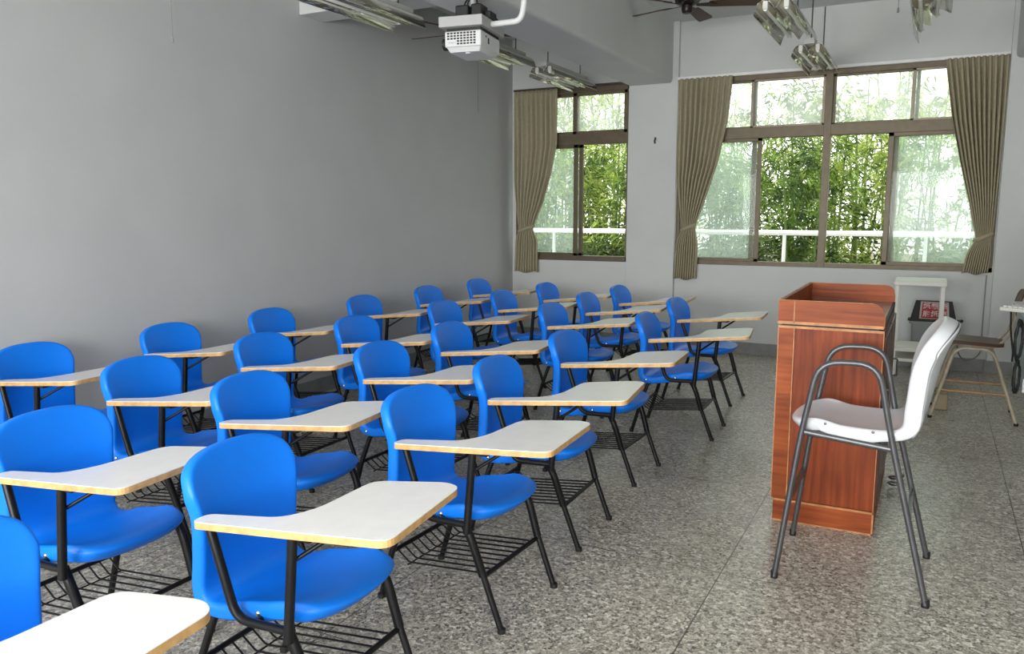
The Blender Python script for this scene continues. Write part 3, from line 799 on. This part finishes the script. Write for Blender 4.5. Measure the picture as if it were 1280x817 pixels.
# ------------------------------------------------------------------ ceiling fans
def make_fan():
    r = empty('ceiling_fan')
    MB().lathe([(0, 0), (.035, 0), (.045, .01), (.05, .035), (.05, .065), (.0, .07)], (0, 0, -.07), 24).build('light_cap', FANM, r, smooth=40)
    MB().lathe([(0, 0), (.07, 0), (.105, .02), (.115, .06), (.10, .10), (.05, .125), (0, .125)], (0, 0, 0), 28).build('motor', FANM, r, smooth=40)
    MB().lathe([(0, 0), (.013, 0), (.013, .3), (0, .3)], (0, 0, .12), 12).build('rod', FANM, r, smooth=40)
    for k in range(5):
        a = 2*PI*k/5
        M = Matrix.Rotation(a, 4, 'Z') @ Matrix.Translation((0, 0, .005)) @ Matrix.Rotation(math.radians(-13), 4, 'X')
        pl = round_poly([(.19, -.05), (.60, -.07), (.64, -.06), (.64, .06), (.60, .07), (.19, .05)], .02, 3)
        bl = MB().prism(pl, lambda x, y: M @ Vector((x, y, -.003)), lambda x, y: M @ Vector((x, y, .003))).build('blade', FANW, r)
        MB().prism([(.08, -.018), (.20, -.035), (.26, 0), (.20, .035), (.08, .018)], lambda x, y: M @ Vector((x, y, -.008)), lambda x, y: M @ Vector((x, y, -.003))).build('blade_arm', FANM, bl)
    return r
f = make_fan(); f.location = (-2.07, 7.4, 3.36); f.rotation_euler = (0, 0, math.radians(17))
tag(f, 'dark brown ceiling fan in front of the wide window', 'ceiling fan')
for ch in f.children:
    if ch.name.startswith('rod'): ch.scale = (1, 1, .30); ch.location = (0, 0, .084)
f2 = copy_tree(f); f2.location = (-3.90, 6.75, 3.18); f2.rotation_euler = (0, 0, math.radians(37))
tag(f2, 'dark ceiling fan mostly hidden behind the projector', 'ceiling fan')
for ch in f2.children:
    if ch.name.startswith('rod'): ch.scale = (1, 1, 1); ch.location = (0, 0, 0)
    ch.scale = (ch.scale[0], ch.scale[1], ch.scale[2])

# ------------------------------------------------------------------ projector on its ceiling plate
def projector():
    a = math.radians(9)
    r = empty('projector', (-2.772, 4.806, 2.554), a, 'white projector with square vent grille hanging under grey ceiling plate', 'projector')
    r.scale = (.836, 1.04, .836)
    MB().box(-.165, .135, -.155, .20, .045, .165, bev=.012).build('case', PROJ, r)
    MB().prism(round_poly([(-.16, -.145), (.13, -.145), (.13, .19), (-.16, .19)], .02, 4), lambda x, y: (x, y, .05), lambda x, y: (x*.86, y*.86, .012)).build('base', PROJ, r, smooth=30)
    g = MB()
    for i in range(9):
        for j in range(5):
            if i < 3 and j < 2: continue
            g.box(-.142+i*.027, -.142+i*.027+.018, -.158, -.153, .062+j*.0195, .062+j*.0195+.012)
    g.build('vent_grille', BLK2, r)
    MB().box(-.142, -.072, -.1575, -.154, .066, .088).box(-.132, -.085, -.1585, -.157, .075, .080, 1).build('badge', [WHITEP, PROJG], r)
    MB().box(.133, .137, -.03, -.005, .085, .13, bev=.003).box(.133, .137, -.07, -.052, .125, .140, bev=.003).build('side_socket', BLK2, r)
    MB().lathe([(0, 0), (.045, 0), (.045, -.05), (.038, -.052), (.034, -.03), (0, -.03)], (-.165, -.06, .09), 24, axis='X').build('lens', BLK2, r, smooth=40)
    MB().box(-.02, .02, -.10, -.06, .004, .016, bev=.004).build('foot', WHITEP, r)
    # mount
    MB().box(-.19, .165, -.20, .22, .185, .262, bev=.004).build('mount_plate', PROJG, r)
    MB().box(-.15, .13, -.15, .19, .163, .186).build('mount_gap', BLK2, r)
    c = MB().box(-.11, .0, -.09, .04, .262, .375, bev=.014).box(.01, .10, -.07, .06, .262, .385, bev=.014).box(.09, .145, .0, .12, .262, .345, bev=.01)
    c.build('mount_clamp', BLK2, r)
    MB().tube([(0, 0, .30), (0, 0, .446)], .022, 12).build('mount_pole', PROJG, r, smooth=50)
    w = MB()
    for dx in (-.05, -.03, .035): w.tube([(dx, -.03, .31), (dx*1.3, -.02, .40), (dx*.8, 0, .445)], .006, 6, fillet=.05)
    w.tube([(.08, .03, .30), (.13, .06, .33), (.15, .13, .30), (.14, .16, .265)], .006, 6, fillet=.04)
    w.build('cables', BLK2, r, smooth=50)
projector()
tag(MB().tube([(-2.63, 4.80, 2.745), (-2.42, 4.80, 2.745), (-2.395, 4.80, 2.84), (-2.395, 4.80, ZC)], .019, 12, fillet=.07).build('cable_pipe', PVC, smooth=60), 'white curved pipe rising from the projector plate to the ceiling', 'pipe')

# ------------------------------------------------------------------ outside
struct(MB().box(-30, 25, YB+WT, 40, -.4, -.3).build('ground', EARTH))
struct(MB().box(-14, 8, YB+WT, 11.1, -.3, -.02).build('terrace', CONC))
rl = empty('railing', (-1.5, 10.6, -.02), 0, 'white tube railing outside the windows', 'railing')
MB().tube([(-9, 0, 1.30), (7, 0, 1.30)], .032, 12).build('handrail', RAILW, rl, smooth=60)
for k in range(10):
    x = -.145+(k-5)*1.58
    MB().tube([(x, 0, 0), (x, 0, 1.30)], .022, 10).build('post', RAILW, rl, smooth=60)

def leaf_quads(b, p, d, ln, w, mi=0):
    d = d.normalized(); s = d.cross(Vector((random.uniform(-1, 1), random.uniform(-1, 1), random.uniform(-1, 1))))
    if s.length < 1e-3: return
    s.normalize()
    n = d.cross(s)
    b.add([p, p+d*ln*.4+s*w+n*ln*.03, p+d*ln-Vector((0, 0, ln*.15)), p+d*ln*.4-s*w+n*ln*.03], [(0, 1, 2, 3)], mi)
def bamboo(seed, leaf, nleaf, hgt):
    random.seed(seed)
    r = empty('bamboo')
    c = MB(); f = MB(); culms = []
    for k in range(6):
        x, y = random.uniform(-.55, .55), random.uniform(-.4, .4); lx, ly = random.uniform(-.5, .5), random.uniform(-.4, .4); h = hgt*random.uniform(.75, 1.1)
        pts = [Vector((x+lx*t*t, y+ly*t*t, h*t)) for t in [i/6 for i in range(7)]]
        c.tube(pts, .028, 6, r2=.008); culms.append((x, y, lx, ly, h))
    for i in range(nleaf//12):
        x, y, lx, ly, h = random.choice(culms)
        t = random.uniform(.12, 1.05)
        rad = .25+.75*min(1, t*1.2)
        p = Vector((x+lx*t*t+random.gauss(0, .38)*rad, y+ly*t*t+random.gauss(0, .38)*rad, h*t+random.uniform(-.2, .2)))
        d0 = Vector((random.uniform(-1, 1), random.uniform(-1, 1), random.uniform(-.7, .2)))
        for j in range(12):
            d = d0+Vector((random.uniform(-.8, .8), random.uniform(-.8, .8), random.uniform(-.6, .4)))
            leaf_quads(f, p+Vector((random.uniform(-.10, .10), random.uniform(-.10, .10), random.uniform(-.10, .10))), d, random.uniform(.10, .21), random.uniform(.010, .018))
    c.build('culms', CULM, r, smooth=60)
    f.build('foliage', leaf, r, recalc=False)
    return r
protos = [bamboo(11, LEAF1, 2700, 3.4), bamboo(12, LEAF2, 4400, 3.5), bamboo(13, LEAF3, 2600, 3.8)]
random.seed(5)
place = []
for k in range(11): place.append((-8.0+k*1.02+random.uniform(-.25, .25), 12.7+random.uniform(-.3, .5), random.choice((0, 1, 1)), random.uniform(.85, 1.1)))
for k in range(11): place.append((-9.4+k*1.25+random.uniform(-.4, .4), 15.0+random.uniform(-.5, .8), random.choice((0, 1, 2)), random.uniform(.9, 1.15)))
for k in range(7): place.append((-11+k*2.2+random.uniform(-.5, .5), 18.6+random.uniform(-.6, .8), 2, random.uniform(1., 1.3)))
place = [p for p in place if not (-2.75 < p[0] < -1.75 and p[1] < 14.2)]
seen = [False]*3
for x, y, k, s in place:
    o = protos[k] if not seen[k] else copy_tree(protos[k]); seen[k] = True
    o.location = (x, y, -.32); o.rotation_euler = (0, 0, random.uniform(0, 6.28)); o.scale = (s, s, s*random.uniform(.9, 1.1))
    lab = 'green bamboo clump growing beyond the white railing' if k < 2 else 'pale bamboo clump growing farther beyond the railing'
    tag(o, lab, 'bamboo', 'bamboo beyond the railing' if k < 2 else 'pale bamboo farther back')
b = MB()
for i in range(16000):
    p = Vector((random.uniform(-9, 4), random.uniform(11.25, 13.0), 0)); hh = .95+.25*math.sin(p.x*2.1)+.15*math.sin(p.x*5.3+1)
    p.z = -.3+random.random()**.6*hh*1.15
    leaf_quads(b, p, Vector((random.uniform(-1, 1), random.uniform(-1, .6), random.uniform(-.4, .8))), random.uniform(.14, .30), random.uniform(.012, .022))
o = b.build('undergrowth', UNDER, recalc=False)
tag(o, 'low dark undergrowth along the foot of the bamboo', 'undergrowth', kind='stuff')

# ------------------------------------------------------------------ light
w = bpy.data.worlds.new('World'); SC.world = w; w.use_nodes = True
bg = w.node_tree.nodes['Background']; bg.inputs[0].default_value = (1, 1, .96, 1); bg.inputs[1].default_value = 3.0
sun = bpy.data.lights.new('sun', 'SUN'); sun.energy = 5; sun.angle = math.radians(4); sun.color = (1, .95, .82)
so = bpy.data.objects.new('sun', sun); COL.objects.link(so)
d = Vector((-.55, -.12, .83)); so.rotation_euler = d.to_track_quat('Z', 'Y').to_euler()
def area(name, loc, target, sx, sy, power, col):
    l = bpy.data.lights.new(name, 'AREA'); l.shape = 'RECTANGLE'; l.size = sx; l.size_y = sy; l.energy = power; l.color = col
    o = bpy.data.objects.new(name, l); COL.objects.link(o); o.location = loc
    o.rotation_euler = (Vector(loc)-Vector(target)).to_track_quat('Z', 'Y').to_euler()
    return o
area('daylight_rear_left', (-2.9, YR-.25, 1.70), (-2.9, 5, .8), 2.7, 1.5, 215, (.98, .99, 1))
area('daylight_rear_right', (.0, YR-.25, 1.70), (-1.0, 5, .8), 2.7, 1.5, 250, (.98, .99, 1))

# ------------------------------------------------------------------ camera
cam = bpy.data.cameras.new('camera'); co = bpy.data.objects.new('camera', cam); COL.objects.link(co)
cam.sensor_fit = 'HORIZONTAL'; cam.sensor_width = 36; cam.lens = 1009.675/1280*36; cam.clip_start = .02
pt, yw, rl_ = math.radians(8.08), math.radians(27.359), math.radians(-.045)
fw = Vector((-math.sin(yw)*math.cos(pt), math.cos(yw)*math.cos(pt), -math.sin(pt)))
rt = Vector((math.cos(yw), math.sin(yw), 0)); up = rt.cross(fw)
rt2 = rt*math.cos(rl_)+up*math.sin(rl_); up2 = up*math.cos(rl_)-rt*math.sin(rl_)
M = Matrix((rt2, up2, -fw)).transposed().to_4x4(); M.translation = (0, 0, 1.537)
co.matrix_world = M
SC.camera = co
SC.view_settings.view_transform = 'Standard'
SC.view_settings.look = 'None'
SC.view_settings.exposure = 0
SC.cycles.use_denoising = True
SC.cycles.max_bounces = 8; SC.cycles.diffuse_bounces = 5; SC.cycles.transparent_max_bounces = 12
SC.cycles.sample_clamp_indirect = 8
